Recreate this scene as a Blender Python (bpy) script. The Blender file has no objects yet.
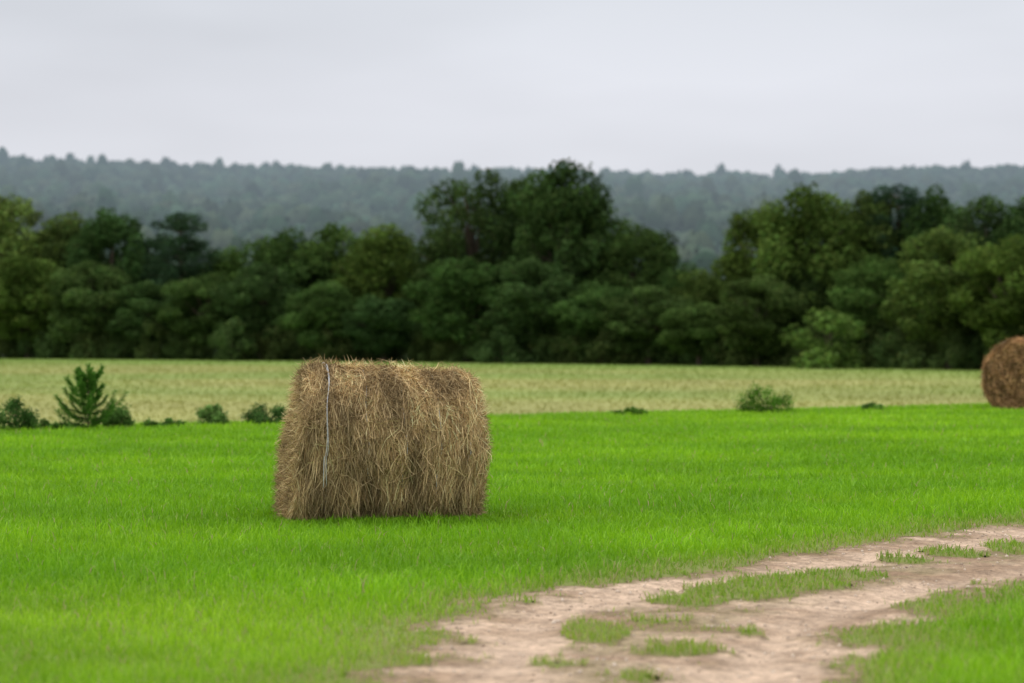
import bpy, math, numpy as np, bmesh
from mathutils import Vector
rng=np.random.default_rng(7)
scene=bpy.context.scene
# ------------------------------------------------------------------ helpers
CAM_H=1.71; FP=85/36*1024; HY=335.0
def gpt(px,py):            # point on the flat field seen at that bearing / depression
    d=CAM_H*FP/(py-HY); return ((px-512)/FP*d, d)
def hash2(ix,iy,s):
    n=(ix.astype(np.int64)*374761393+iy.astype(np.int64)*668265263+s*1442695041)&0xffffffff
    n=((n^(n>>13))*1274126177)&0xffffffff
    n=(n^(n>>16))&0xffffffff
    return n/4294967295.0
def vn(x,y,s=0):
    x=np.asarray(x,float);y=np.asarray(y,float)
    ix=np.floor(x);iy=np.floor(y);fx=x-ix;fy=y-iy
    fx=fx*fx*(3-2*fx);fy=fy*fy*(3-2*fy)
    a=hash2(ix,iy,s);b=hash2(ix+1,iy,s);c=hash2(ix,iy+1,s);d=hash2(ix+1,iy+1,s)
    return (a*(1-fx)+b*fx)*(1-fy)+(c*(1-fx)+d*fx)*fy
def fbm(x,y,s=0,o=4):
    t=0;a=.5;n=0
    for i in range(o):
        t=t+a*vn(x*2**i+i*17.3,y*2**i-i*9.1,s+i);n+=a;a*=.5
    return t/n
def ss(a,b,x):
    t=np.clip((x-a)/(b-a),0,1);return t*t*(3-2*t)
def make_mesh(name,V,faces,mats,cols=None,midx=None,smooth=False,haze_glow=None):
    me=bpy.data.meshes.new(name)
    V=np.asarray(V,np.float32)
    me.vertices.add(len(V));me.vertices.foreach_set("co",V.ravel())
    lv=np.concatenate([f.ravel() for f in faces]).astype(np.int32)
    starts=[];off=0
    for f in faces:
        n,k=f.shape;starts.append(off+np.arange(n)*k);off+=n*k
    starts=np.concatenate(starts).astype(np.int32)
    me.loops.add(len(lv));me.loops.foreach_set("vertex_index",lv)
    me.polygons.add(len(starts));me.polygons.foreach_set("loop_start",starts)
    for m in mats: me.materials.append(m)
    if midx is not None: me.polygons.foreach_set("material_index",np.asarray(midx,np.int32))
    me.update(calc_edges=True)
    if smooth is not False:
        me.polygons.foreach_set("use_smooth",np.ones(len(starts),bool) if smooth is True else smooth)
    if cols is not None:
        at=me.attributes.new("Col","FLOAT_COLOR","POINT")
        c=np.ones((len(V),4),np.float32);c[:,:3]=cols
        at.data.foreach_set("color",c.ravel())
    if haze_glow is not None:
        at=me.attributes.new("haze_glow","FLOAT","POINT");at.data.foreach_set("value",np.asarray(haze_glow,np.float32))
    me.validate()
    return me
def add_obj(name,me,loc=(0,0,0),parent=None):
    o=bpy.data.objects.new(name,me);o.location=loc
    scene.collection.objects.link(o)
    if parent: o.parent=parent
    return o
# ------------------------------------------------------------------ materials
AIRLIGHT=(.365,.45,.53,1)  # airlight colour, glowed from far surfaces in place of an air volume
def new_mat(name):
    m=bpy.data.materials.new(name);m.use_nodes=True
    try: m.cycles.emission_sampling='NONE'
    except Exception: pass
    nt=m.node_tree;nt.nodes.clear();return m,nt,nt.nodes,nt.links
def foliage_mat(name,rough=.55,trans=.3,spec=.3,haze_glow=False):
    m,nt,N,L=new_mat(name)
    out=N.new('ShaderNodeOutputMaterial');at=N.new('ShaderNodeAttribute');at.attribute_name="Col"
    oi=N.new('ShaderNodeObjectInfo')
    mul=N.new('ShaderNodeMix');mul.data_type='RGBA';mul.blend_type='MULTIPLY';mul.inputs[0].default_value=1
    L.new(at.outputs['Color'],mul.inputs[6]);L.new(oi.outputs['Color'],mul.inputs[7])
    if spec>0:
        p=N.new('ShaderNodeBsdfPrincipled');p.inputs['Roughness'].default_value=rough
        p.inputs['Specular IOR Level'].default_value=spec
        L.new(mul.outputs[2],p.inputs['Base Color'])
    else:
        p=N.new('ShaderNodeBsdfDiffuse');L.new(mul.outputs[2],p.inputs['Color'])
    last=p.outputs[0]
    if trans>0:
        t=N.new('ShaderNodeBsdfTranslucent');mx=N.new('ShaderNodeMixShader');mx.inputs[0].default_value=trans
        L.new(mul.outputs[2],t.inputs['Color']);L.new(last,mx.inputs[1]);L.new(t.outputs[0],mx.inputs[2])
        last=mx.outputs[0]
    if haze_glow:   # aerial perspective painted as an emissive glow in the leaves, stronger with world distance
        ha=N.new('ShaderNodeAttribute');ha.attribute_name="haze_glow"
        em=N.new('ShaderNodeEmission');em.inputs[0].default_value=AIRLIGHT;em.inputs[1].default_value=1
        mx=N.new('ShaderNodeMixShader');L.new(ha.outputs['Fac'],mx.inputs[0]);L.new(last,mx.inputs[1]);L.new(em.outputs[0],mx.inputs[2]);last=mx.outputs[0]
    L.new(last,out.inputs[0])
    return m
M_grass=foliage_mat("grass_blade",.5,.35,.2)
M_meadow=foliage_mat("meadow_blade",.9,.3,0)
M_leaf=foliage_mat("leaf",.6,.25,0)
M_far=foliage_mat("haze_glow_leaf",.9,0,.0,True)
M_straw=foliage_mat("straw",.7,.14,0)
def noise_mat(name,colsrc,scale,bump,bscale,rough=.9,var=(.7,1.25),haze_glow=False):
    m,nt,N,L=new_mat(name)
    out=N.new('ShaderNodeOutputMaterial');p=N.new('ShaderNodeBsdfPrincipled');p.inputs['Roughness'].default_value=rough
    p.inputs['Specular IOR Level'].default_value=.15
    g=N.new('ShaderNodeNewGeometry')
    nz=N.new('ShaderNodeTexNoise');nz.inputs['Scale'].default_value=scale;nz.inputs['Detail'].default_value=8;nz.inputs['Roughness'].default_value=.68
    L.new(g.outputs['Position'],nz.inputs['Vector'])
    mr=N.new('ShaderNodeMapRange');mr.inputs[1].default_value=.3;mr.inputs[2].default_value=.7;mr.inputs[3].default_value=var[0];mr.inputs[4].default_value=var[1]
    L.new(nz.outputs[0],mr.inputs[0])
    vm=N.new('ShaderNodeVectorMath');vm.operation='SCALE'
    if colsrc is None:
        at=N.new('ShaderNodeAttribute');at.attribute_name="Col";L.new(at.outputs['Color'],vm.inputs[0])
    else: vm.inputs[0].default_value=colsrc
    L.new(mr.outputs[0],vm.inputs['Scale']);L.new(vm.outputs[0],p.inputs['Base Color'])
    n2=N.new('ShaderNodeTexNoise');n2.inputs['Scale'].default_value=bscale;n2.inputs['Detail'].default_value=6
    L.new(g.outputs['Position'],n2.inputs['Vector'])
    b=N.new('ShaderNodeBump');b.inputs['Strength'].default_value=.9;b.inputs['Distance'].default_value=bump
    L.new(n2.outputs[0],b.inputs['Height']);L.new(b.outputs[0],p.inputs['Normal'])
    last=p.outputs[0]
    if haze_glow:  # far ground emits a painted airlight glow over its own colour
        ha=N.new('ShaderNodeAttribute');ha.attribute_name="haze_glow"
        em=N.new('ShaderNodeEmission');em.inputs[0].default_value=AIRLIGHT
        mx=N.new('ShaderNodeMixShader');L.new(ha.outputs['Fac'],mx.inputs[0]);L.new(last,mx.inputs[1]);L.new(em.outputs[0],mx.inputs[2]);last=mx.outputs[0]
    L.new(last,out.inputs[0])
    return m
M_ground=noise_mat("ground_soil",None,3.0,.03,14,var=(.85,1.12),haze_glow=True)
M_road=noise_mat("sandy_dirt",None,16.0,.05,30,.95,(.55,1.32))
M_bark=noise_mat("bark",(.09,.07,.05),6,.05,10)
M_core=noise_mat("packed_hay",(.17,.115,.055),22,.04,40,.9,(.35,1.4))
M_stone=noise_mat("pebble",None,30,.003,60,.85)
M_twine=noise_mat("twine",(.6,.62,.64),40,.002,80)
# ------------------------------------------------------------------ terrain definition
up=[(20,28.5),(12,26.4),(7.5,24.1),gpt(1024,522),gpt(900,539),gpt(800,555),gpt(720,566),gpt(640,579),gpt(560,590),gpt(488,602),gpt(450,626),gpt(422,654),gpt(392,683),(-1.0,10),(-1.4,7),(-1.5,-5)]
lo=[(.8,-5),(1.0,7),(1.3,10),gpt(824,683),gpt(846,650),gpt(872,627),gpt(912,609),gpt(966,595),gpt(1024,582),(5,18.4),(8,21.1),(12,23.2),(20,25.4)]
ROAD=np.array(up+lo)
def road_sdf(x,y):
    x=np.asarray(x,float);y=np.asarray(y,float)
    d=np.full(x.shape,1e9);ins=np.zeros(x.shape,bool);n=len(ROAD)
    for i in range(n):
        ax,ay=ROAD[i];bx,by=ROAD[(i+1)%n]
        ex,ey=bx-ax,by-ay
        t=np.clip(((x-ax)*ex+(y-ay)*ey)/(ex*ex+ey*ey),0,1)
        d=np.minimum(d,np.hypot(x-ax-t*ex,y-ay-t*ey))
        c=((ay>y)!=(by>y))
        if abs(ey)>1e-9:
            ins^= c&(x<ex*(y-ay)/ey+ax)
    return np.where(ins,d,-d)
BLOBS=[(690,601,48,6,1),(735,591,60,9,1),(790,582,62,8,1),(845,575,42,5,.95),(905,560,28,4,.9),(955,553,34,5,.9),(1012,547,28,7,.95),
       (595,632,36,11,.95),(672,648,56,10,.58),(725,632,46,7,.52),(642,677,22,6,.85),(402,660,36,6,.8),(520,601,24,3,.6),(470,640,24,4,.5),(560,662,40,5,.5),(660,620,50,5,.55)]
BW=[]
for px,py,rx,ry,a in BLOBS:
    X,d=gpt(px,py);BW.append((X,d,rx*d/FP,ry*d*d/(CAM_H*FP),a))
for X,d in [(6.0,21.6),(7.4,22.6),(9,23.8),(11,24.8),(14,25.6)]: BW.append((X,d,.9,.5,.9))
def patch(x,y):
    g=np.zeros(np.shape(x))
    for X,d,rx,ry,a in BW:
        q=np.sqrt(((x-X)/rx)**2+((y-d)/ry)**2)
        g=np.maximum(g,a*(1-ss(.5,1.4,q)))
    return g
def dirt(x,y):
    s=road_sdf(x,y)
    n=fbm(x*2.2,y*1.6,11,4)-.5
    n2=fbm(x*9,y*6,15,3)-.5
    D=ss(-.25,.28,s+n*.8+n2*.5)
    D=D*(1-ss(.28,.62,patch(x,y)+n*.6+n2*.9))
    sc=ss(.45,.9,s)*ss(.56,.64,fbm(x*2.6+9,y*3.4,19,4))
    return D*(1-.55*sc),s
def crest(x): return 48.8+.72*np.clip(x,-22,40)
def base_h(x,y):
    c=crest(x)
    z=-.7*ss(0,13,y-c)
    z=z+.06*(fbm(x*.12+3,y*.12,31,2)-.5)*ss(26,34,y)
    t=np.clip((y-290)/1410,0,1)
    A=103-.006*x+8*np.minimum((x/360)**2,1.6)+11*(fbm(x*.006+5,y*.0008,41,2)-.5)
    back=1-.6*ss(1750,3500,y)
    z=z+A*t**1.2*back+ss(0,.15,t)*16*(fbm(x*.005,y*.005,43,3)-.5)*(1-ss(.8,1,t)*.6)
    return z
def micro(x,y): return .02*(fbm(x*1.3,y*1.3,51,3)-.5)*(1-ss(60,80,y))
def ground_h(x,y,D=None):
    if D is None: D,_=dirt(x,y)
    return base_h(x,y)-.09*ss(.12,.6,D)+micro(x,y)
def hz(d): return .60*(1-np.exp(-np.clip(d-260,0,None)/1050.))  # share of painted haze glow, rising with distance
# ------------------------------------------------------------------ ground sheet
def grow(a,b,s,g):
    r=[a];st=s
    while r[-1]<b: st*=g;r.append(r[-1]+st)
    return r[1:]
xp=list(np.arange(0,13,.11))+grow(13,3500,.11,1.14)
xs=np.array([-v for v in xp[:0:-1]]+xp)
ys=np.array([-3500,-1200,-400,-120,-40,-12,0,5]+list(np.arange(9,26,.085))+list(np.arange(26,70,.4))+list(np.arange(70,300,4))+grow(300,5000,14,1.03))
X,Y=np.meshgrid(xs,ys);nx=len(xs);ny=len(ys);xf=X.ravel();yf=Y.ravel()
Dm,sd=dirt(xf,yf)
zf=ground_h(xf,yf,Dm)
idx=np.arange(nx*ny).reshape(ny,nx)
F=np.stack([idx[:-1,:-1],idx[:-1,1:],idx[1:,1:],idx[1:,:-1]],-1).reshape(-1,4)
def lerp(a,b,t): return np.asarray(a)*(1-t)+np.asarray(b)*t
def Dl(px): return 256-.084*px
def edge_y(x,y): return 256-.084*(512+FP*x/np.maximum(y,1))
n1=fbm(xf*.5,yf*.5,61)[:,None]
col=lerp((.12,.20,.015),(.17,.26,.03),n1)
vg=(ss(-.9,.1,sd))[:,None]
col=lerp(col,(.20,.18,.075),vg*.7)
col=lerp(col,(.31,.225,.145),ss(.2,.7,Dm)[:,None])
fld=ss(2,8,yf-crest(xf))[:,None]
def meadow_mix(x,y): return ss(.36,.64,fbm(x*.025,y*.05,71,4))
def edge_green(x,y): return ss(-62,-15,y-edge_y(x,y))
MA,MB,MC=(.275,.275,.085),(.200,.255,.060),(.18,.28,.055)
st=meadow_mix(xf,yf)[:,None]; st2=fbm(xf*.2,yf*.2,73,4)[:,None]
dry=lerp(MA,MB,st)*(.82+.36*st2)
dry=lerp(dry,MC,edge_green(xf,yf)[:,None]*.7)
col=lerp(col,dry,fld)
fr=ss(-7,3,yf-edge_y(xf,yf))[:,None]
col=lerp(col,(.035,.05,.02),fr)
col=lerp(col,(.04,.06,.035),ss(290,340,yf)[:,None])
me=make_mesh("ground",np.stack([xf,yf,zf],1),[F],[M_ground],col,smooth=True,haze_glow=hz(yf))
add_obj("ground",me)
# ------------------------------------------------------------------ dirt road sheet
rx=np.arange(-2.8,13,.035);ry=np.arange(9,28,.04)
X,Y=np.meshgrid(rx,ry);xf=X.ravel();yf=Y.ravel()
Dm,sd=dirt(xf,yf)
def road_h(x,y,D,sd):
    R1=np.exp(-((sd-.45)/.2)**2)
    return base_h(x,y)+micro(x,y)-.008-.012*D+(.022*(fbm(x*7,y*7,81,4)-.5)+.03*(fbm(x*1.8,y*1.8,83,2)-.5)-.028*R1+.008)*ss(.2,.7,D)
zz=road_h(xf,yf,Dm,sd)
R1=np.exp(-((sd-.45)/.2)**2)[:,None]
idx=np.arange(len(xf)).reshape(X.shape)
F=np.stack([idx[:-1,:-1],idx[:-1,1:],idx[1:,1:],idx[1:,:-1]],-1).reshape(-1,4)
keep=(Dm[F].max(1)>.08);F=F[keep]
a=fbm(xf*1.0,yf*1.6,91,4)[:,None];b=fbm(xf*9,yf*9,95,3)[:,None];b2=fbm(xf*3.2,yf*4.4,97,4)[:,None]
col=lerp((.30,.20,.125),(.57,.415,.295),ss(.33,.6,a*.5+b2*.5))*(.68+.64*b)
col=lerp(col,np.array((.58,.425,.305))*(.8+.4*b),R1*.6)
mid=ss(.65,1.0,sd)[:,None]*ss(.40,.6,b2);col=lerp(col,(.22,.18,.085),mid*.65)
ed=(1-ss(.3,.97,Dm))[:,None];col=lerp(col,(.22,.17,.085),ed*.8)
used=np.unique(F);rm=np.zeros(len(xf),int);rm[used]=np.arange(len(used))
add_obj("dirt_road",make_mesh("dirt_road",np.stack([xf,yf,zz],1)[used],[rm[F]],[M_road],col[used],smooth=True))
def ico(sub):
    bm=bmesh.new();bmesh.ops.create_icosphere(bm,subdivisions=sub,radius=1)
    iv=np.array([v.co[:] for v in bm.verts]);ifc=np.array([[v.index for v in f.verts] for f in bm.faces]);bm.free();return iv,ifc
iv,ifc=ico(1)
n=26000;px=rng.uniform(-1.5,7,n);py=rng.uniform(10,24,n);Dm,s_=dirt(px,py);k=(Dm>.5)&(rng.random(n)<.25+ss(.35,.65,fbm(px*2,py*2,99,3)));px=px[k];py=py[k];n=len(px)
pz=road_h(px,py,Dm[k],s_[k])+.001
sz=.003+.012*rng.random(n)**4
V=iv[None]*sz[:,None,None]*rng.uniform(.6,1.3,(n,1,3))*rng.uniform(.85,1.15,(n,12,3))+np.stack([px,py,pz],1)[:,None]
F=(ifc[None]+12*np.arange(n)[:,None,None]).reshape(-1,3)
c=np.repeat(lerp((.30,.22,.155),(.66,.54,.43),rng.random(n)[:,None]),12,0)
add_obj("gravel",make_mesh("gravel",V.reshape(-1,3),[F],[M_stone],c))
# ------------------------------------------------------------------ blades
def blades(P,h,w,lean,az,col):
    n=len(P);face=rng.uniform(0,2*math.pi,n)
    wx=np.cos(face)*w/2;wy=np.sin(face)*w/2
    lx=np.cos(az)*lean*h;ly=np.sin(az)*lean*h
    W=np.stack([wx,wy,np.zeros(n)],1)
    mid=P+np.stack([lx*.35,ly*.35,h*.6],1);tip=P+np.stack([lx,ly,h*(1-.25*lean)],1)
    V=np.stack([P-W,P+W,mid-W*.8,mid+W*.8,tip],1).reshape(-1,3)
    b=5*np.arange(n)
    F4=np.stack([b,b+1,b+3,b+2],1);F3=np.stack([b+2,b+3,b+4],1)
    return V,[F4,F3],np.repeat(col,5,0)
def sample_y(y0,y1,rho,n):
    yy=np.linspace(y0,y1,400);w=rho(yy)*(.46*yy+4);cdf=np.cumsum(w);cdf/=cdf[-1]
    return np.interp(rng.random(n),cdf,yy)
n=500000
y=sample_y(10,64,lambda q:(14/q)**1.45,n);x=rng.uniform(-1,1,n)*(.23*y+2)
k=y<crest(x)+3.5;x=x[k];y=y[k]
D,s=dirt(x,y)
k=rng.random(len(x))>ss(.1,.8,D)**.4;x=x[k];y=y[k];D=D[k];s=s[k];n=len(x)
vnz=fbm(x*1.2,y*1.2,101,3)-.5
verge=ss(-.8,-.05,s+.8*vnz)
mown=1-ss(13.4,16.0,y+.3*x+1.6*(fbm(x*.5,y*.5,103,3)-.5)); mown=np.where(x>1.2,.3*mown,mown)
cl=fbm(x*1.5,y*1.5,105,3);big=fbm(x*.16,y*.35,107,3);tuft=vn(x*7,y*7,109);med=fbm(x*.6,y*.9,108,3)
h=(.045+.06*cl+.055*tuft)*(1-.45*verge)*(1-.3*mown)*rng.uniform(.5,1.35,n)
pt=patch(x,y);h=np.where(s>-.05,np.where(pt>.3,.03+.07*tuft*rng.random(n),.02+.035*rng.random(n)),h)
w=.0064*(y/14)**.9*rng.uniform(.7,1.3,n)
P=np.stack([x,y,ground_h(x,y,np.minimum(D,.25))-.004],1)
r=rng.random((n,1))
col=lerp((.16,.365,.008),(.30,.56,.016),r)
col=col*lerp((.76,.81,.9),(1.12,1.07,1.0),ss(.32,.68,big*.5+med*.5)[:,None])
col=col*(.80+.40*cl[:,None])
col=lerp(col,col*np.array((1.18,1.03,1.6)),mown[:,None])
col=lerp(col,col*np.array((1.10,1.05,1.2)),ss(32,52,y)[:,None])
col=lerp(col,lerp((.16,.25,.03),(.36,.37,.10),r),(verge*.5)[:,None])
dead=(rng.random(n)<(.015+.16*verge+.03*mown))[:,None]
col=np.where(dead,(.42,.36,.17),col)
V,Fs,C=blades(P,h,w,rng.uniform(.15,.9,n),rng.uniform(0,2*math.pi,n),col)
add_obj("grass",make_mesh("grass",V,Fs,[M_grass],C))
# dry meadow beyond the crest
n=60000
y=sample_y(52,240,lambda q:(60/q)**1.5,n);x=rng.uniform(-1,1,n)*(.23*y+4)
k=(y>crest(x)+5)&(y<edge_y(x,y)-3);x=x[k];y=y[k];n=len(x)
st=meadow_mix(x,y);r=rng.random((n,1));st2=fbm(x*.2,y*.2,73,4)[:,None]
col=lerp(np.array(MA),np.array(MB),st[:,None])*lerp(1.0,1.22,r)*(.86+.36*st2)
col=lerp(col,np.array(MC)*lerp(1.,1.2,r),edge_green(x,y)[:,None]*.8)
P=np.stack([x,y,base_h(x,y)],1)
V,Fs,C=blades(P,rng.uniform(.04,.11,n)*(.5+1.*fbm(x*.3,y*.3,111,3)),.035*(y/60)*rng.uniform(.7,1.4,n),rng.uniform(.3,1.,n),rng.uniform(0,6.28,n),col)
add_obj("dry_meadow_grass",make_mesh("dry_meadow_grass",V,Fs,[M_meadow],C))
# ------------------------------------------------------------------ round hay bales
def bale(name,loc,phi,R=.76,L=1.8,nst=46000,seed=1,wmul=1.0,tint=1.0):
    g=np.random.default_rng(seed)
    H=L/2
    def S(u,th,rr,axoff=0):
        Ru=R*(1.0-.05*(u+.2)+.012*np.sin(u*5+1)+.05*(vn(u*3.5+9,th*1.6,seed)-.5)+.035*(vn(u*11+4,th*2.1+7,seed+1)-.5))
        Ru=Ru*(1-.075*ss(.80,1,np.abs(u))**1.5)
        a=u*H+axoff+np.sign(u)*.05*(vn(th*1.7+3,u*0+np.sign(u)*5,seed+2)-.5)
        a=a+np.sign(u)*.04*(1-np.clip(rr,0,1)**2)*ss(.9,1,np.abs(u))
        yy=-np.cos(th)*Ru*rr; zz=np.sin(th)*Ru*rr
        low=np.clip(-zz/R,0,1)
        yy=yy*(1+.05*low)
        zz=np.where(zz<-.86*R,-.86*R+(zz+.86*R)*.25,zz)
        z=zz+.88*R
        a=a-(.2*(np.clip(1-z/(1.8*R),0,1)-.3))*np.clip(-u,0,1)**2
        c,s=math.cos(phi),math.sin(phi)
        return np.stack([a*c-yy*s,a*s+yy*c,z],-1)
    par=bpy.data.objects.new(name,None);scene.collection.objects.link(par);par.location=loc
    nu,nt=40,96
    us=np.linspace(-1,1,nu)
    rad=.94
    prof=[(-1,.001),(-1,.35),(-1,.7),(-1,.9)]+[(u,1.) for u in us]+[(1,.9),(1,.7),(1,.35),(1,.001)]
    th=np.linspace(0,2*math.pi,nt,endpoint=False)
    V=np.concatenate([S(np.full(nt,u*.965),th,np.full(nt,q*rad)) for u,q in prof])
    V[:,:]+=g.normal(0,.006,V.shape)
    m=len(prof);i=np.arange(m-1)[:,None]*nt;j=np.arange(nt)[None];j2=(j+1)%nt
    F=np.stack([i+j,i+nt+j,i+nt+j2,i+j2],-1).reshape(-1,4)
    add_obj("packed_core",make_mesh("packed_core",V,[F],[M_core],smooth=True),parent=par)
    K=5
    t=np.linspace(-.5,.5,K)[None]
    def ribbons(u,th,rr,du,dth,drr,ax,w,col,wig=.012):
        n=len(u)
        U=u[:,None]+du[:,None]*t+g.normal(0,.004,(n,K));T=th[:,None]+dth[:,None]*t+g.normal(0,wig,(n,K))
        Q=rr[:,None]+drr
        P=S(np.clip(U,-1.07,1.07),T,Q,ax)
        tan=np.gradient(P,axis=1);tan/=np.linalg.norm(tan,axis=2,keepdims=True)+1e-9
        rv=g.normal(0,1,(n,1,3));side=np.cross(tan,rv);side/=np.linalg.norm(side,axis=2,keepdims=True)+1e-9
        ww=w[:,None,None]*np.array([.6,1,1,.9,.3])[None,:,None]
        V=np.stack([P-side*ww/2,P+side*ww/2],2).reshape(-1,3)
        b=(np.arange(n)*K*2)[:,None]+2*np.arange(K-1)[None]
        F=np.stack([b,b+1,b+3,b+2],-1).reshape(-1,4)
        return V,F,np.repeat(col,K*2,0)
    parts=[]
    def colr(n,u,th):
        r=g.random((n,1))**1.15
        c=lerp((.30,.195,.088),(.84,.64,.355),r)
        cl=fbm(u*4+3,th*2.0,seed+5,4);fine=vn(u*30+2,th*2.2,seed+6)
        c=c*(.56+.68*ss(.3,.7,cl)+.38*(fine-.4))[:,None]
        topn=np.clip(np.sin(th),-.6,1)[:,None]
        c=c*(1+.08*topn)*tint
        dk=(g.random(n)<.14)[:,None];c=np.where(dk,c*.40,c)
        return np.clip(c,.01,.85)
    n=int(nst*1.1)
    u=g.uniform(-1,1,n);th=g.uniform(-.35*math.pi,1.35*math.pi,n)
    lock=np.floor(u*32+2*vn(th*2,th*0,5));u=u+((lock+.5)/32-u)*.25*g.random(n)
    ln=g.uniform(.07,.38,n)
    ang=g.normal(0,.30,n)+np.where(g.random(n)<.28,g.uniform(-1.5,1.5,n),0)
    dth=ln*np.cos(ang)/R;du=ln*np.sin(ang)/H
    rr=.95+.05*g.random(n)+.055*(fbm(u*12,th*2.5,seed+8,3)-.5)
    flare=g.random(n)**6*.15
    drr=flare[:,None]*(t+.5)**2+g.normal(0,.003,(n,K))
    flip=np.where(th<math.pi/2,-1,1)
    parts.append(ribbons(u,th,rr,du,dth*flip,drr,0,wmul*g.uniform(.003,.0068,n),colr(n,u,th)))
    nl=int(nst/160);ul=g.uniform(-1,1,nl);tl=g.uniform(-.25*math.pi,.45*math.pi,nl)
    bk=g.random(nl)<.3;tl=np.where(bk,math.pi-tl,tl)
    li=np.repeat(np.arange(nl),18);n=len(li)
    u=ul[li]+g.normal(0,.018,n);th=tl[li]+g.normal(0,.08,n);ln=g.uniform(.10,.34,nl)[li]*g.uniform(.6,1.1,n)
    drr=(g.uniform(.01,.065,nl)[li]*g.uniform(.5,1.1,n))[:,None]*(t+.5)**1.5
    sk=g.normal(0,.10,nl)[li]
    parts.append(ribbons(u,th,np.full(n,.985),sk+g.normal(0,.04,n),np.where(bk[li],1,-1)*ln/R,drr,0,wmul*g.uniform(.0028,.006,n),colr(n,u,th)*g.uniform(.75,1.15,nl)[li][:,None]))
    n=nst//5
    for sgn in (-1,1):
        th=g.uniform(0,2*math.pi,n);q=np.sqrt(g.random(n))*.98
        ln=g.uniform(.08,.3,n);tang=g.uniform(0,2*math.pi,n)
        dth=ln*np.cos(tang)/(R*np.maximum(q,.2))*.8
        drr=(ln*np.sin(tang)/R*.6)[:,None]*t
        ax=sgn*(-.01+.02*g.random((n,1))+(g.random((n,1))**4*.12)*(t+.5)**2)
        parts.append(ribbons(np.full(n,sgn*1.0),th,q,np.zeros(n),dth,drr,ax,wmul*g.uniform(.0028,.0065,n),colr(n,np.full(n,sgn)+q,th)*.95))
    n=nst//10
    u=np.where(g.random(n)<.45,np.sign(g.uniform(-1,1,n))*g.uniform(.85,1.0,n),g.uniform(-1,1,n));th=g.uniform(.1*math.pi,.9*math.pi,n)
    drr=(g.uniform(.02,.18,n)*g.random(n))[:,None]*(t+.5)
    parts.append(ribbons(u,th,np.full(n,1.0),g.normal(0,.14,n),g.normal(0,.28,n),drr,0,wmul*g.uniform(.0025,.0045,n),colr(n,u,th)*1.1,.025))
    n=nst//8
    u=np.where(g.random(n)<.3,-1+.1*g.random(n),g.uniform(-1,1,n));th=g.uniform(-.33*math.pi,-.12*math.pi,n)
    drr=(g.uniform(.0,.15,n))[:,None]*(t+.5)
    parts.append(ribbons(u,th,np.full(n,1.0),g.normal(0,.08,n),-g.uniform(.1,.35,n),drr,0,wmul*g.uniform(.003,.006,n),colr(n,u,th)))
    Vs=[];Fs=[];Cs=[];o=0
    for V,F,C in parts: Vs.append(V);Fs.append(F+o);Cs.append(C);o+=len(V)
    Vs=np.concatenate(Vs);Vs[:,2]=np.maximum(Vs[:,2],.01)
    add_obj("straw",make_mesh("straw",Vs,[np.concatenate(Fs)],[M_straw],np.concatenate(Cs)),parent=par)
    Vt=[];Ft=[];o=0
    for u0,sl,rf,r in [(-.76,.012,1.035,.0036),(-.74,-.018,1.015,.003),(-.3,.01,1.0,.0025),(.1,-.01,.99,.0025),(.5,.015,1.0,.0025),(.83,0,.99,.0025)]:
        k=160;tt=np.linspace(0,2*math.pi,k)
        A=S(u0+sl*np.sin(tt)+.006*np.sin(tt*9),tt,rf+.010*np.sin(tt*7+u0*9)+.008*np.sin(tt*17+u0))
        A[:,2]=np.maximum(A[:,2],.01)
        c0=A-A.mean(0);c0/=np.linalg.norm(c0,axis=1,keepdims=True)
        V=np.stack([A+c0*(math.sin(q*math.pi/2)*r)+np.array([math.cos(q*math.pi/2)*r,0,0]) for q in range(4)],1).reshape(-1,3);Vt.append(V)
        i=(np.arange(k-1)*4)[:,None];j=np.arange(4)[None]
        Ft.append(np.stack([i+j,i+(j+1)%4,i+4+(j+1)%4,i+4+j],-1).reshape(-1,4)+o);o+=len(V)
    add_obj("twine",make_mesh("twine",np.concatenate(Vt),[np.concatenate(Ft)],[M_twine]),parent=par)
    return par
BY=22.4
bx=(385-512)/FP*BY
bale("hay_bale",(bx,BY,-.05),math.radians(10),R=.775,L=1.60,nst=56000,seed=3)
gx,gy=11.76,55.2
bale("hay_bale",(gx,gy,float(base_h(np.array([gx]),np.array([gy]))[0])-.01),math.radians(66),R=.84,L=1.5,nst=14000,seed=9,wmul=2.6,tint=np.array((.85,.70,.64)))
n=6500;lx=rng.uniform(-1.05,.95,n);ly=-rng.uniform(.40,.9,n)
c,s_=math.cos(math.radians(10)),math.sin(math.radians(10))
x=bx+lx*c-ly*s_;y=BY+lx*s_+ly*c
P=np.stack([x,y,ground_h(x,y)],1);r=rng.random((n,1))
V,Fs,C=blades(P,rng.uniform(.03,.10,n),rng.uniform(.006,.011,n),rng.uniform(.1,.8,n),rng.uniform(0,6.28,n),lerp((.13,.30,.010),(.27,.50,.022),r))
add_obj("grass_tufts",make_mesh("grass_tufts",V,Fs,[M_grass],C))
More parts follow.
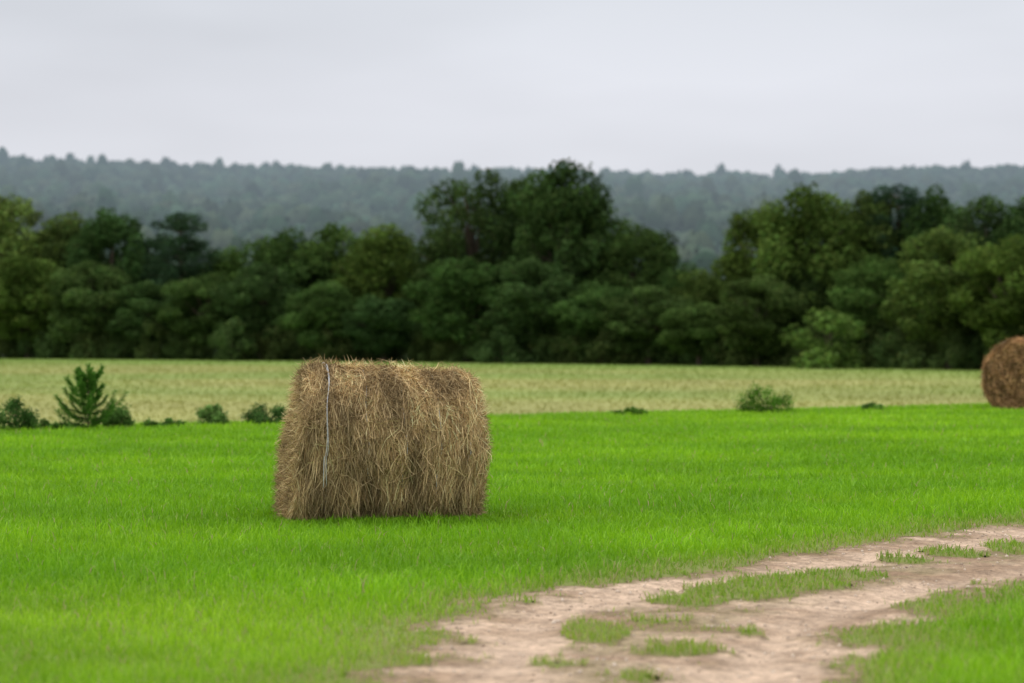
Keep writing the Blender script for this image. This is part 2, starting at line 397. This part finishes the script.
# ------------------------------------------------------------------ trees
def tube(pts,rad,k=6):
    pts=np.asarray(pts,float);m=len(pts);tan=np.gradient(pts,axis=0);tan/=np.linalg.norm(tan,axis=1,keepdims=True)
    ref=np.array([.31,.95,.05]);s=np.cross(tan,ref);s/=np.linalg.norm(s,axis=1,keepdims=True);b=np.cross(tan,s)
    an=np.linspace(0,2*math.pi,k,endpoint=False)
    V=(pts[:,None]+np.asarray(rad)[:,None,None]*(np.cos(an)[None,:,None]*s[:,None]+np.sin(an)[None,:,None]*b[:,None])).reshape(-1,3)
    i=(np.arange(m-1)*k)[:,None];j=np.arange(k)[None]
    return V,np.stack([i+j,i+(j+1)%k,i+k+(j+1)%k,i+k+j],-1).reshape(-1,4)
def leaves(g,C,Rc,nper,size,squash,tones,base,asp=.7,up=.35,rnd=.75):
    Vs=[];Cs=[]
    for c,r,tn in zip(C,Rc,tones):
        n=int(nper*(r**2))
        d=g.normal(0,1,(n,3));d/=np.linalg.norm(d,axis=1,keepdims=True)
        lump=.75+.5*vn(d[:,0]*2.3+c[0],d[:,1]*2.3+d[:,2]*2.9+c[2],int(abs(c[1]*10))%50)
        rr=r*lump*g.uniform(.35,1.05,n)**.5
        P=c+d*rr[:,None]*np.array([1,1,squash])
        N=d+g.normal(0,rnd,(n,3))+np.array([0,0,up]);N/=np.linalg.norm(N,axis=1,keepdims=True)
        t=np.cross(N,g.normal(0,1,(n,3)));t/=np.linalg.norm(t,axis=1,keepdims=True);b=np.cross(N,t)
        s=(size*g.uniform(.6,1.3,n))[:,None]/2
        V=np.stack([P-t*s,P-b*s*asp,P+t*s,P+b*s*asp],1)
        Vs.append(V.reshape(-1,3))
        col=np.array(base)*tn*g.uniform(.7,1.35,(n,1))*(1+g.normal(0,.06,(n,3)))
        Cs.append(np.repeat(np.clip(col,0,1),4,0))
    V=np.concatenate(Vs);F=np.arange(len(V)).reshape(-1,4)
    return V,F,np.concatenate(Cs)
def gen_tree(name,kind,seed):
    g=np.random.default_rng(seed);tubes=[]
    if kind in('oak','open'):
        nC=76 if kind=='oak' else 36
        C=[];Rc=[];tries=0
        topw=g.uniform(.0,.22);ox,oy=g.uniform(-.8,.8,2)
        while len(C)<nC and tries<6000:
            tries+=1
            d=g.normal(0,1,3);d/=np.linalg.norm(d);q=g.uniform(.3,1)**.55
            z=d[2]*q
            wr=1.05-topw*max(z,0)
            az=math.atan2(d[1],d[0]);wr*=.9+.2*math.sin(az*2+seed)*math.cos(z*4+seed)
            p=np.array([d[0]*q*4.5*wr+ox*max(z,0),d[1]*q*4.5*wr+oy*max(z,0),8.2+z*(5.4 if z>0 else 6.4)])
            if kind=='open':
                if p[2]<6.0: continue
                p[0]*=1.25
            if p[2]<1.2: continue
            r=g.uniform(.8,1.75) if kind=='oak' else g.uniform(.9,1.6)
            if C and min(np.linalg.norm(p-c) for c in C)<(.9 if kind=='oak' else 1.5): continue
            C.append(p);Rc.append(r)
        tubes.append(tube([(0,0,-.3),(.1,0,2),(.25,.1,5),(.1,.2,8),(0,.1,11.5)],[.42,.34,.27,.18,.06],8))
        for i in g.choice(len(C),18,replace=False):
            c=C[i];z0=min(max(c[2]*.55,2.2),9);s0=np.array([.2,.1,z0]);mid=(s0+c)/2+np.array([0,0,.5])+g.normal(0,.3,3)
            tubes.append(tube([s0,mid,c,c+(c-mid)*.25],[.16,.11,.06,.02],5))
        base=(.060,.100,.027);nper=150;size=.35;sq=.8;asp=.7
    elif kind=='pine':
        C=[];Rc=[];z=3.5
        tubes.append(tube([(0,0,-.3),(.1,0,5),(-.05,.1,10),(.05,0,15.2)],[.32,.26,.17,.04],8))
        while z<15.4:
            k=g.integers(3,6);R0=3.8*(1-((z-3.5)/13.5))**.55*(.75+.5*g.random())+.25
            a0=g.uniform(0,6.28)
            for i in range(k):
                a=a0+i*6.28/k+g.normal(0,.25);rr=R0*g.uniform(.6,1.05)
                c=np.array([math.cos(a)*rr,math.sin(a)*rr,z+.22*rr])
                tubes.append(tube([(0,0,z-.3),c*np.array([.5,.5,1])+np.array([0,0,-.25]),c],[.07,.05,.02],4))
                C.append(c);Rc.append(g.uniform(.65,1.1))
                if rr>1.6:
                    C.append(c*np.array([.55,.55,1]));Rc.append(g.uniform(.6,.95))
            z+=g.uniform(.7,1.15)
        C.append(np.array([.05,0,15.5]));Rc.append(.7)
        base=(.040,.070,.032);nper=230;size=.32;sq=.7;asp=.4
    else:
        C=[];Rc=[]
        for i in range(26):
            a=g.uniform(0,6.28);q=g.uniform(0,1)**.5;z=g.uniform(.3,3.2)*math.sqrt(max(0,1-q*q*.8))
            C.append(np.array([math.cos(a)*q*1.9,math.sin(a)*q*1.9,z+.1]));Rc.append(g.uniform(.5,.95))
        for i in range(7):
            c=C[i];tubes.append(tube([(0,0,-.1),c*.5+np.array([0,0,.2]),c],[.07,.05,.02],5))
        base=(.062,.102,.031);nper=230;size=.24;sq=.85;asp=.7
    C=np.array(C);Rc=np.array(Rc);tones=g.uniform(.62,1.45,len(C))
    V,F,Co=leaves(g,C,Rc,nper,size,sq,tones,base,asp)
    H=np.percentile(V[:,2],99.9);W=np.percentile(np.hypot(V[:,0],V[:,1]),97)*2
    Vs=[V];Fs=[F];Cs=[Co];mi=[np.zeros(len(F))];o=len(V)
    for v,f in tubes:
        Vs.append(v);Fs.append(f+o);o+=len(v);mi.append(np.ones(len(f)));Cs.append(np.ones((len(v),3))*.1)
    me=make_mesh(name,np.concatenate(Vs),[np.concatenate(Fs)],[M_leaf,M_bark],np.concatenate(Cs),np.concatenate(mi))
    return me,H,W,(V,Co)
oaks=[gen_tree("oak_mesh",'oak',20+i) for i in range(7)]
opens=[gen_tree("open_mesh",'open',40+i) for i in range(1)]
pines=[gen_tree("pine_mesh",'pine',60+i) for i in range(3)]
bushes=[gen_tree("bush_mesh",'bush',80+i) for i in range(3)]
cnt=[0]
def place(px,wpx,top,kind='oak',tint=(1,1,1),dd=0,v=None,rot=None):
    lst={'oak':oaks,'open':opens,'pine':pines,'bush':bushes}[kind]
    me,H,W,_=lst[(v if v is not None else cnt[0])%len(lst)];cnt[0]+=1
    d=Dl(px)+dd;x=(px-512)/FP*d;z=float(base_h(np.array([x]),np.array([d]))[0])
    h=(HY-top)/FP*d+CAM_H-z;w=wpx*1.1/FP*d
    o=add_obj({'oak':'oak_tree','open':'oak_tree','pine':'pine_tree','bush':'shrub'}[kind],me,(x,d,z))
    o.rotation_euler=(0,0,rng.uniform(0,6.28) if rot is None else rot);o.scale=(w/W,w/W,h/H)
    j=rng.uniform(.93,1.07,3);o.color=(tint[0]*j[0],tint[1]*j[1],tint[2]*j[2],1)
    return o
yl=(1.7,1.42,1.2);lt=(1.32,1.3,1.0);dk=(.76,.84,.88);md=(1.03,1.05,.98);br=(1.6,1.5,1.15)
T=[(-50,120,192,'oak',yl,8),(12,116,197,'oak',yl,3),(66,84,214,'oak',md,6),(112,76,209,'oak',dk,4),(150,50,238,'pine',dk,8),(180,84,213,'pine',dk,0),
(226,66,248,'oak',md,6),(288,92,230,'oak',dk,2),(336,84,225,'oak',md,6),(384,90,226,'oak',lt,4),(474,122,172,'open',dk,4),(562,112,162,'oak',dk,2),(528,76,178,'oak',dk,7),(594,54,196,'oak',dk,8),
(634,78,222,'oak',md,6),(668,56,245,'oak',md,8),(703,56,270,'oak',lt,6),(762,88,204,'oak',lt,6),(812,112,186,'oak',lt,2),(862,84,192,'oak',md,8),(898,90,185,'pine',dk,10),(936,84,189,'oak',dk,12),(985,94,197,'oak',dk,10),(1035,94,199,'oak',dk,10),(1085,100,205,'oak',md,4),
(28,100,255,'oak',lt,-6),(92,88,262,'oak',md,-7),(150,74,282,'oak',dk,-6),(208,86,274,'oak',md,-6),(262,76,264,'oak',dk,-5),(325,74,282,'oak',md,-8),(384,68,296,'oak',dk,-8),
(412,44,292,'oak',md,4),(468,100,258,'oak',dk,-6),(540,92,260,'oak',dk,-6),(600,82,282,'oak',md,-6),(648,86,286,'oak',md,-7),(700,72,303,'oak',md,-9),(757,84,276,'oak',md,-8),(805,82,262,'oak',md,0),(875,88,256,'oak',md,-3),
(950,112,230,'oak',lt,-6),(1012,104,237,'oak',lt,-8),(1075,90,250,'oak',md,-8),(-45,90,260,'oak',md,-6),(430,34,300,'oak',dk,10),
(830,88,308,'bush',br,-13),(505,50,330,'bush',md,-11),(232,46,318,'bush',md,-11)]
for t in T: place(*t)
for px in range(-60,1110,42):
    top=rng.uniform(250,275) if not 395<px<440 else 298
    if 690<px<735: top=285
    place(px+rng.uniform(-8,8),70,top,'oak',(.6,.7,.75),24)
Vs=[];Cs=[]
for px in np.arange(-80,1120,13.):
    for rep in range(2):
        _,H,W,(V,Co)=bushes[int(rng.integers(3))]
        q=px+rng.uniform(-9,9);d=Dl(q)-6+rep*9+rng.uniform(-4,4);x=(q-512)/FP*d
        sc=rng.uniform(.6,1.15);hs=sc*rng.uniform(.8,1.5)
        a=rng.uniform(0,6.28);R_=np.array([[math.cos(a),-math.sin(a)],[math.sin(a),math.cos(a)]])
        sel=rng.random(len(V)//4)<.5;W4=V.reshape(-1,4,3)[sel];C4=Co.reshape(-1,4,3)[sel]
        Wv=W4.reshape(-1,3).copy();Wv[:,:2]=Wv[:,:2]@R_.T*sc;Wv[:,2]*=hs
        Vs.append(Wv+np.array([x,d,-.7]));Cs.append(C4.reshape(-1,3)*rng.uniform(.6,1.25)*np.array([rng.uniform(.9,1.25),1,1]))
V=np.concatenate(Vs);add_obj("undergrowth",make_mesh("undergrowth",V,[np.arange(len(V)).reshape(-1,4)],[M_leaf],np.concatenate(Cs)))
# ------------------------------------------------------------------ distant wooded hills (one mesh)
iv,ifc=ico(2);nv=len(iv);nq=26;TV=[]
for s in range(6):
    g=np.random.default_rng(200+s)
    disp=.62+.62*vn(iv[:,0]*2.2+s*7,iv[:,1]*2.2+iv[:,2]*2.6,s)+g.normal(0,.05,nv)
    B=iv*disp[:,None]*np.array([.9,.9,1.])
    d=g.normal(0,1,(nq,3));d/=np.linalg.norm(d,axis=1,keepdims=True);d[:,2]=np.abs(d[:,2])-.1
    P=d*g.uniform(.85,1.1,(nq,1));N=d+g.normal(0,.5,(nq,3));N/=np.linalg.norm(N,axis=1,keepdims=True)
    t=np.cross(N,g.normal(0,1,(nq,3)));t/=np.linalg.norm(t,axis=1,keepdims=True);b=np.cross(N,t);sz=g.uniform(.06,.15,(nq,1))
    TV.append(np.concatenate([B,np.stack([P-t*sz,P-b*sz,P+t*sz,P+b*sz],1).reshape(-1,3)]))
TV=np.array(TV);m=TV.shape[1]
n=13000
y=np.sqrt(rng.uniform(300**2,1800**2,n));x=rng.uniform(-1,1,n)*(.235*y+30)
R_=rng.uniform(3.0,5.8,n)*(.8+.35*ss(300,900,y));hh=R_*rng.uniform(.9,1.5,n)
tall=rng.random(n)<.05;hh=np.where(tall,hh*1.25,hh);R_=np.where(tall,R_*.8,R_)
z=base_h(x,y)
an=rng.uniform(0,6.28,n);ca,sa=np.cos(an)[:,None],np.sin(an)[:,None]
tv=TV[rng.integers(0,6,n)]
tv=np.stack([tv[:,:,0]*ca-tv[:,:,1]*sa,tv[:,:,0]*sa+tv[:,:,1]*ca,tv[:,:,2]],2)
V=tv*np.stack([R_,R_,hh],1)[:,None]+np.stack([x,y,z+hh*.9],1)[:,None]
c=np.array((.046,.072,.044))*(.6+.75*rng.random((n,1)))*(.7+.55*fbm(x*.008,y*.008,139,3)[:,None])*np.stack([rng.uniform(.85,1.2,n),np.ones(n),np.ones(n)],1)
Ft=(ifc[None]+m*np.arange(n)[:,None,None]).reshape(-1,3)
Fq=((nv+np.arange(nq*4).reshape(nq,4))[None]+m*np.arange(n)[:,None,None]).reshape(-1,4)
sm=np.concatenate([np.ones(len(Ft),bool),np.zeros(len(Fq),bool)])
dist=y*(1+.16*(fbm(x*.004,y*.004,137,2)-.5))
add_obj("distant_woodland",make_mesh("distant_woodland",V.reshape(-1,3),[Ft,Fq],[M_far],np.repeat(c,m,0),smooth=sm,haze_glow=np.repeat(hz(dist),m)))
# ------------------------------------------------------------------ shrubs at the field edge
def sapling(name,px,basey,toppy,seed,d):
    g=np.random.default_rng(seed);x=(px-512)/FP*d;z=float(base_h(np.array([x]),np.array([d]))[0])-.02
    Hh=(basey-toppy)/FP*d
    tubes=[tube([(0,0,0),(.01,0,Hh*.5),(0,0,Hh*.95)],[.02,.014,.005],6)];Ps=[];Ds=[]
    def shoot(p0,p1,p2,k):
        tt=np.linspace(.1,1,k)[:,None];P=(1-tt)**2*p0+2*(1-tt)*tt*p1+tt**2*p2
        T_=2*(1-tt)*(p1-p0)+2*tt*(p2-p1);T_/=np.linalg.norm(T_,axis=1,keepdims=True)
        Ps.append(np.repeat(P,12,0));Ds.append(np.repeat(T_,12,0))
        tubes.append(tube([p0,(p0+2*p1+p2)/4,p2],[.009,.006,.003],4))
    zz=.05*Hh
    while zz<Hh*.86:
        a0=g.uniform(0,6.28);k=g.integers(6,9);r=Hh*.54*(1-zz/Hh)**.6*(.75+.5*g.random())
        for i in range(k):
            a=a0+i*6.28/k+g.normal(0,.3);q=r*g.uniform(.5,1.2);dv=np.array([math.cos(a),math.sin(a),0])
            p0=np.array([0,0,zz+g.uniform(-.04,.04)]);shoot(p0,p0+dv*q*.75+np.array([0,0,.02]),p0+dv*q+np.array([0,0,q*g.uniform(.35,.9)]),14)
        zz+=Hh*.11
    shoot(np.array([0,0,Hh*.6]),np.array([0,0,Hh*.8]),np.array([0,0,Hh*1.0]),16)
    P=np.concatenate(Ps);Dd=np.concatenate(Ds);n=len(P)
    dv=g.normal(0,1,(n,3));dv-=Dd*(dv*Dd).sum(1,keepdims=True);dv/=np.linalg.norm(dv,axis=1,keepdims=True);dv=dv*.75+Dd*.8
    dv/=np.linalg.norm(dv,axis=1,keepdims=True);ln=g.uniform(.04,.10,(n,1));tip=P+dv*ln
    sd_=np.cross(dv,g.normal(0,1,(n,3)));sd_/=np.linalg.norm(sd_,axis=1,keepdims=True);w=.007
    V=np.stack([P-sd_*w,P+sd_*w,tip+sd_*w*.5,tip-sd_*w*.5],1).reshape(-1,3);F=np.arange(4*n).reshape(-1,4)
    C=np.repeat(lerp((.05,.15,.02),(.13,.29,.04),g.random((n,1))),4,0)
    Vs=[V];Fs=[F];Cs=[C];mi=[np.zeros(n)];o=len(V)
    for v,f in tubes: Vs.append(v);Fs.append(f+o);o+=len(v);mi.append(np.ones(len(f)));Cs.append(np.ones((len(v),3))*.1)
    add_obj(name,make_mesh(name,np.concatenate(Vs),[np.concatenate(Fs)],[M_leaf,M_bark],np.concatenate(Cs),np.concatenate(mi)),(x,d,z))
def small_bush(name,px,basey,wpx,hpx,seed,dd,base=(.06,.13,.025),leaf=.06):
    g=np.random.default_rng(seed)
    d=48.
    for _ in range(8): d=float(crest(np.array([(px-512)/FP*d]))[0])
    d+=dd
    x=(px-512)/FP*d;z=float(base_h(np.array([x]),np.array([d]))[0])-.02
    w=wpx/FP*d/2;h=hpx/FP*d;C=[];Rc=[];tubes=[]
    for i in range(22):
        a=g.uniform(0,6.28);q=g.random()**.6;zc=h*(.12+.75*g.random()*(1-.6*q*q))
        C.append(np.array([math.cos(a)*q*w*.85,math.sin(a)*q*w*.85,zc]));Rc.append(g.uniform(.14,.26)*min(w,h)*1.6)
        tubes.append(tube([(0,0,0),(C[-1][0]*.4,C[-1][1]*.4,zc*.6),C[-1]*np.array([1.1,1.1,1.15])],[.012,.008,.003],4))
    Vs=[];Cs=[]
    for c,r in zip(C,Rc):
        n=130;dd_=g.normal(0,1,(n,3));dd_/=np.linalg.norm(dd_,axis=1,keepdims=True)
        P=c+dd_*r*g.uniform(.3,1.25,(n,1));P[:,2]=np.abs(P[:,2])
        N=dd_+g.normal(0,.8,(n,3))+np.array([0,0,.3]);N/=np.linalg.norm(N,axis=1,keepdims=True)
        t=np.cross(N,g.normal(0,1,(n,3)));t/=np.linalg.norm(t,axis=1,keepdims=True);b=np.cross(N,t);s=leaf*g.uniform(.5,1.2,(n,1))/2
        Vs.append(np.stack([P-t*s,P-b*s*.5,P+t*s,P+b*s*.5],1).reshape(-1,3))
        Cs.append(np.repeat(np.array(base)*1.4*g.uniform(.6,1.4)*g.uniform(.7,1.3,(n,1)),4,0))
    V=np.concatenate(Vs);o=len(V);Fs=[np.arange(o).reshape(-1,4)];mi=[np.zeros(o//4)]
    VV=[V]
    for v,f in tubes: VV.append(v);Fs.append(f+o);o+=len(v);mi.append(np.ones(len(f)));Cs.append(np.ones((len(v),3))*.1)
    add_obj(name,make_mesh(name,np.concatenate(VV),[np.concatenate(Fs)],[M_leaf,M_bark],np.concatenate(Cs),np.concatenate(mi)),(x,d,z))
sapling("pine_sapling",88,429,363,5,43.3)
small_bush("shrub",16,427,50,42,1,.4,(.045,.10,.022))
small_bush("shrub",118,424,34,28,2,.5,(.07,.14,.03))
small_bush("shrub",52,428,70,14,12,.1,(.05,.11,.02))
small_bush("shrub",211,424,34,28,3,.6,(.09,.16,.04))
small_bush("shrub",268,423,50,24,4,.5,(.05,.10,.025))
small_bush("shrub",160,425,50,12,6,.2,(.05,.11,.02))
small_bush("shrub",766,410,56,36,5,-.8,(.06,.14,.015))
small_bush("shrub",628,412,44,10,7,0,(.07,.15,.02))
small_bush("shrub",872,409,24,10,8,0,(.08,.16,.03))
# ------------------------------------------------------------------ sky + light
w=bpy.data.worlds.new("World");scene.world=w;w.use_nodes=True;nt=w.node_tree;N=nt.nodes;L=nt.links;N.clear()
out=N.new('ShaderNodeOutputWorld');sky=N.new('ShaderNodeTexSky');sky.sky_type='NISHITA';sky.sun_disc=False
EL,AZ=58,-50
sky.sun_elevation=math.radians(EL);sky.sun_rotation=math.radians(AZ)
b1=N.new('ShaderNodeBackground');b1.inputs[1].default_value=.08;L.new(sky.outputs[0],b1.inputs[0])
tc=N.new('ShaderNodeTexCoord');sp=N.new('ShaderNodeSeparateXYZ');L.new(tc.outputs['Generated'],sp.inputs[0])
cr=N.new('ShaderNodeValToRGB');L.new(sp.outputs[2],cr.inputs[0])
e=cr.color_ramp.elements;e[0].position=0;e[0].color=(.70,.71,.775,1);e[1].position=1;e[1].color=(1.8,1.82,1.87,1)
q=cr.color_ramp.elements.new(.10);q.color=(.775,.785,.845,1);q=cr.color_ramp.elements.new(.14);q.color=(.72,.74,.79,1);q=cr.color_ramp.elements.new(.25);q.color=(.98,1.0,1.04,1)
mp=N.new('ShaderNodeMapping');mp.inputs['Scale'].default_value=(1.,1.,4.);L.new(tc.outputs['Generated'],mp.inputs[0])
nz=N.new('ShaderNodeTexNoise');nz.inputs['Scale'].default_value=4.5;nz.inputs['Detail'].default_value=3;nz.inputs['Roughness'].default_value=.45;L.new(mp.outputs[0],nz.inputs['Vector'])
mr=N.new('ShaderNodeMapRange');mr.inputs[1].default_value=.3;mr.inputs[2].default_value=.7;mr.inputs[3].default_value=.91;mr.inputs[4].default_value=1.09;L.new(nz.outputs[0],mr.inputs[0])
vm=N.new('ShaderNodeVectorMath');vm.operation='SCALE';L.new(cr.outputs[0],vm.inputs[0]);L.new(mr.outputs[0],vm.inputs['Scale'])
b2=N.new('ShaderNodeBackground');b2.inputs[1].default_value=1;L.new(vm.outputs[0],b2.inputs[0])
mx=N.new('ShaderNodeMixShader');mx.inputs[0].default_value=.9;L.new(b1.outputs[0],mx.inputs[1]);L.new(b2.outputs[0],mx.inputs[2]);L.new(mx.outputs[0],out.inputs[0])
sl=bpy.data.lights.new("sun","SUN");sl.energy=1.4;sl.angle=math.radians(16);sl.color=(1,.97,.92)
so=bpy.data.objects.new("sun",sl);scene.collection.objects.link(so)
el,az=math.radians(EL),math.radians(AZ)
dirv=Vector((math.sin(az)*math.cos(el),math.cos(az)*math.cos(el),math.sin(el)))
so.rotation_euler=dirv.to_track_quat('Z','Y').to_euler();so.location=(0,0,40)
# ------------------------------------------------------------------ camera
cam=bpy.data.cameras.new("camera");cam.lens=85;cam.sensor_width=36;cam.clip_start=.1;cam.clip_end=9000
co=bpy.data.objects.new("camera",cam);scene.collection.objects.link(co)
co.location=(0,0,CAM_H);co.rotation_euler=(math.radians(90)-math.atan(6.5/FP),0,0)
cam.dof.use_dof=True;cam.dof.focus_distance=21.8;cam.dof.aperture_fstop=1.7
scene.camera=co
scene.view_settings.view_transform='Standard';scene.view_settings.look='None';scene.view_settings.exposure=0
